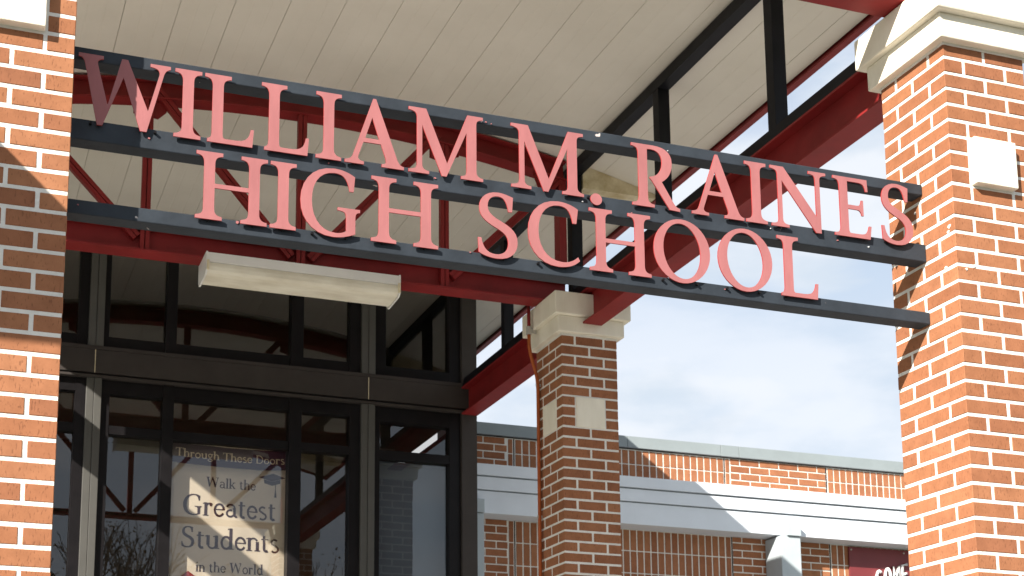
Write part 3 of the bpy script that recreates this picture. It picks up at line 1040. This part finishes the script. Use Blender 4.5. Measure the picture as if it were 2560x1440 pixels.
# mortarboard and tassel printed beside the words
cp = MB()
yy = 12.150 - .012
cp.add([(x_, wave(x_, z_) - .0015, z_) for x_, z_ in ((2.695, 4.622), (2.83, 4.664), (2.94, 4.628), (2.82, 4.590))], [(0, 1, 2, 3)])
cp.add([(x_, wave(x_, z_) - .0016, z_) for x_, z_ in ((2.745, 4.606), (2.82, 4.589), (2.895, 4.612), (2.893, 4.575), (2.82, 4.552), (2.748, 4.570))], [(0, 1, 2, 3, 4, 5)])
cp.add([(x_, wave(x_, z_) - .0017, z_) for x_, z_ in ((2.846, 4.59), (2.856, 4.59), (2.854, 4.52), (2.862, 4.445), (2.840, 4.445), (2.848, 4.52))], [(0, 1, 2, 3, 4, 5)])
cp.build('printed_mortarboard', INK, bn)
rd = MB()
rd.add([(x_, wave(x_, z_) - .0015, z_) for x_, z_ in ((1.99, 3.66), (2.085, 3.735), (2.18, 3.675), (2.18, 3.5), (1.99, 3.5))], [(0, 1, 2, 3, 4)])
rd.build('printed_roof', INKR, bn)

# ------------------------------------------------------------------ low school wing behind
wing = thing('school_wing', 'low flat-roofed brick school wing with white cornice and grey coping', 'building', (8, 13.2, 0))
WY = 13.206
X0, X1 = 4.9, 16.5
MB().box(X0, X1, WY, WY + .3, 0, 5.515).build('wall', MORTAR, wing)
MB().box(X0, X1, WY + .3, WY + 9, 0, 5.3).build('roof_block', COPE, wing)
# coping in lengths with lapped joints
cj = [X0, 6.9, 8.02, 8.245, 10.9, 13.5, X1]
for a, b in zip(cj[:-1], cj[1:]):
    MB().box(a + .002, b - .002, WY - .04, WY + .36, 5.515, 5.640).build('coping', COPE, wing, bevel=.003)
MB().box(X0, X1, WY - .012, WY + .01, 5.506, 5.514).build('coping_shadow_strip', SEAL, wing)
# cornice of three boards stepping out upwards
for (z0, z1, yf, nm) in ((4.636, 4.862, 12.945, 'cornice_board'), (4.874, 5.003, 12.925, 'cornice_board'), (5.017, 5.132, 12.905, 'cornice_board')):
    xsplit = (X0, 5.80, 9.10 if z0 > 4.8 else 9.7, 12.6, X1)
    for a, b in zip(xsplit[:-1], xsplit[1:]):
        MB().box(a + .001, b - .001, yf, WY + .02, z0, z1).build(nm, WHITE, wing, bevel=.002)
MB().box(X0, X1, 12.965, WY + .02, 4.863, 4.873).box(X0, X1, 12.95, WY + .02, 5.004, 5.016).build('cornice_groove', COPE, wing)

nb = [0]
deep = MB()


def wall_brick(x, z, w, h, up=False, low=False):
    """one wall brick centred at x,z"""
    if nb[0] > 296 or low:
        deep.box(x - w / 2, x + w / 2, WY - .006, WY + .04, z - h / 2, z + h / 2)
        return
    nb[0] += 1
    key = (round(w, 3), round(h, 3))
    if key not in WB:
        me = brick_mesh(w, .07, h, 100 + len(WB))
        WB[key] = me
    link('brick', WB[key], (x, WY + .029 + random.uniform(-.001, .001), z), wing)


WB = {}
MODX, MODZ = .2435, .0805


def running(x0, x1, ztop, zbot, phase_x, first_line, low_at=4.1):
    """courses between mortar lines first_line - k*MODZ, clipped to the patch"""
    k = -2
    row = 0
    while True:
        zt = first_line - MODZ * k - .007
        zb = zt - MODZ + .014
        k += 1
        if zb > ztop:
            continue
        if zt < zbot:
            break
        zt2, zb2 = min(zt, ztop), max(zb, zbot)
        if zt2 - zb2 < .015:
            continue
        off = phase_x + (MODX / 2 if k % 2 else 0)
        i0 = int((x0 - off) / MODX) - 2
        for i in range(i0, i0 + 60):
            a = off + MODX * i + .0075
            b = a + MODX - .015
            a2, b2 = max(a, x0), min(b, x1)
            if b2 - a2 < .03:
                continue
            wall_brick((a2 + b2) / 2, (zt2 + zb2) / 2, round(b2 - a2, 3), round(zt2 - zb2, 3), low=zt2 < low_at)


def soldiers(x0, x1, rows, low_at=4.1):
    for (zt, zb) in rows:
        n_ = max(1, round((x1 - x0) / .0805))
        p = (x1 - x0) / n_
        for i in range(n_):
            xc = x0 + p * (i + .5)
            wall_brick(xc, (zt + zb) / 2, round(p - .0155, 3), round(zt - zb - .012, 3), low=(zt < low_at) or xc > 10.9)


prow = ((5.499, 5.342), (5.342, 5.150))
lrow = [(4.634, 4.407), (4.407, 4.171), (4.171, 3.935), (3.935, 3.699), (3.699, 3.463), (3.463, 3.2)]
running(X0 + .01, 5.530, 5.499, 5.150, 5.27, 5.43)
running(8.150, 9.345, 5.499, 5.150, 8.267 - .0, 5.43)
soldiers(5.620, 8.068, prow)
soldiers(9.372, 11.71, prow)
soldiers(5.540, 5.602, prow)
soldiers(8.082, 8.142, prow)
running(5.10, 5.530, 4.634, 3.2, 5.285, 4.574)
running(8.145, 9.348, 4.634, 3.2, 8.258, 4.574)
soldiers(9.372, 9.70, lrow)
soldiers(5.620, 8.052, lrow)
soldiers(8.056, 8.124, lrow)
soldiers(5.540, 5.602, lrow)
soldiers(9.70, 16.45, lrow, low_at=9)
running(11.76, 12.92, 5.499, 5.150, 8.267, 5.43, low_at=9)
soldiers(12.95, 15.40, prow, low_at=9)
running(15.43, 16.48, 5.499, 5.150, 8.267, 5.43, low_at=9)
deep.build('lower_brickwork', BRICK, wing, kind='stuff')
for (xj, z0, z1) in ((5.611, 3.0, 4.634), (5.611, 5.134, 5.50), (8.075, 5.134, 5.50), (8.134, 3.0, 4.634), (9.36, 3.0, 4.634), (9.358, 5.134, 5.50)):
    MB().box(xj - .006, xj + .006, WY - .003, WY + .02, z0, z1).build('movement_joint', SEAL, wing)
# white square downpipes with collector caps
for xp, lab in ((8.655, 'pale square downpipe with box cap on the sunlit cornice'), (5.03, 'pale square downpipe beside the corner of the dark glass entrance')):
    dp = thing('downpipe', lab, 'downpipe', (xp, 12.98, 0), 'pale downpipes on the school wing')
    MB().box(xp - .120, xp + .120, 12.885, 13.19, 0, 4.618).build('pipe', PIPEG, dp, bevel=.006)
    MB().box(xp - .080 + .03, xp + .117, 12.862, 12.94, 4.622, 4.758).build('collector_box', PIPEG, dp, bevel=.004)

# ------------------------------------------------------------------ maroon wall sign with bubble letters
ws = thing('wall_sign', 'maroon wall sign with rounded white letters under the white cornice', 'sign', (10.4, 13.18, 3.9))
MB().box(9.585, 11.6, 13.176, 13.197, 3.3, 4.617).build('panel', MAROON, ws, bevel=.002)
for xb_, zb_ in ((9.612, 4.585), (10.30, 4.585), (11.0, 4.585)):
    MB().tube([(xb_, 13.176, zb_), (xb_, 13.168, zb_)], .010, 10).build('bolt', GALV, ws)
BUB = {
    'C': [arc(.5, .5, .42, .5, 50, 310, 14)],
    'O': [arc(.5, .5, .42, .5, 0, 360, 18)],
    'M': [[(.08, 0), (.12, 1), (.5, .35), (.88, 1), (.92, 0)]],
    'E': [[(.85, 0), (.15, 0), (.15, 1), (.85, 1)], [(.15, .52), (.75, .52)]],
}
for ch, xa_, zt_ in (('C', 9.895, 4.372), ('O', 10.008, 4.404), ('M', 10.120, 4.436), ('E', 10.236, 4.462)):
    mb = MB()
    for strk in BUB[ch]:
        pts = [(xa_ + .012 + p[0] * .088, 13.160, zt_ - .235 + p[1] * .215 + p[0] * .02) for p in strk]
        mb.tube(pts, .017, 8)
    mb.build('bubble_letter', WHITEP, ws, smooth=True)

# ------------------------------------------------------------------ made-up slab outside the frame, shaped to throw the left pillar's diagonal shadow
wk = thing('shadow_caster', 'added out-of-frame slab on two slim posts that shades the near left pillar', 'shadow caster', (-1.6, 4.5, 0))
zk = 4.6
e0, e1 = -.595 + .277 * (3.99 - 4.655), -.595 + .277 * (5.08 - 4.655)
MB().ext([(e0, 3.99), (e1, 5.08), (-3.4, 5.08), (-3.4, 3.99)], 'z', zk - .03, zk + .03).build('caster_slab', WHITE, wk)
for xx in (-1.6, -3.1):
    MB().box(xx - .05, xx + .05, 4.5, 4.6, 0, zk - .031).build('post', WHITE, wk)

# ------------------------------------------------------------------ bare trees in front of the school (seen mirrored in the glass)


def tree(x, y, h, seed, label):
    rnd_ = random.Random(seed)
    T = thing('bare_tree', label, 'tree', (x, y, 0), 'bare trees in front of the school')
    tk = MB()
    br = MB()
    lf = MB()

    def grow(p, d, ln, r, lev):
        mid = p + d * ln * .5 + Vector([rnd_.uniform(-.05, .05) * ln for _ in range(3)])
        q = p + d * ln
        (tk if lev < 2 else br).tube([p, mid, q], [r, r * .85, r * .68], 6 if lev < 2 else 4, False)
        if lev >= 4:
            for _ in range(3):
                if rnd_.random() < .5:
                    c = q + Vector([rnd_.uniform(-.3, .3) for _ in range(3)])
                    a = Vector([rnd_.uniform(-.07, .07) for _ in range(3)])
                    b = Vector([rnd_.uniform(-.07, .07) for _ in range(3)])
                    lf.add([c, c + a, c + a + b, c + b], [(0, 1, 2, 3)])
            if lev >= 5:
                return
        for _ in range(rnd_.choice((3, 3, 4)) if lev < 4 else 2):
            nd = (d + Vector([rnd_.uniform(-.75, .75), rnd_.uniform(-.75, .75), rnd_.uniform(-.25, .55)])).normalized()
            grow(p + d * ln * rnd_.uniform(.6, 1), nd, ln * rnd_.uniform(.62, .82), r * .55, lev + 1)
    grow(Vector((x, y, 0)), Vector((0, 0, 1)), h * .3, h * .022, 0)
    tk.build('trunk', BARK, T)
    br.build('branches', BARK, T)
    lf.build('dry_leaves', LEAF, T)


tree(4.6, -17, 12.5, 3, 'bare tall tree in front of the school, left of the pair')
tree(9.6, -19, 13, 8, 'bare wide tree in front of the school, right of the pair')
tree(2.2, -24, 14, 12, 'smaller bare tree in front of the school, farthest from the door')
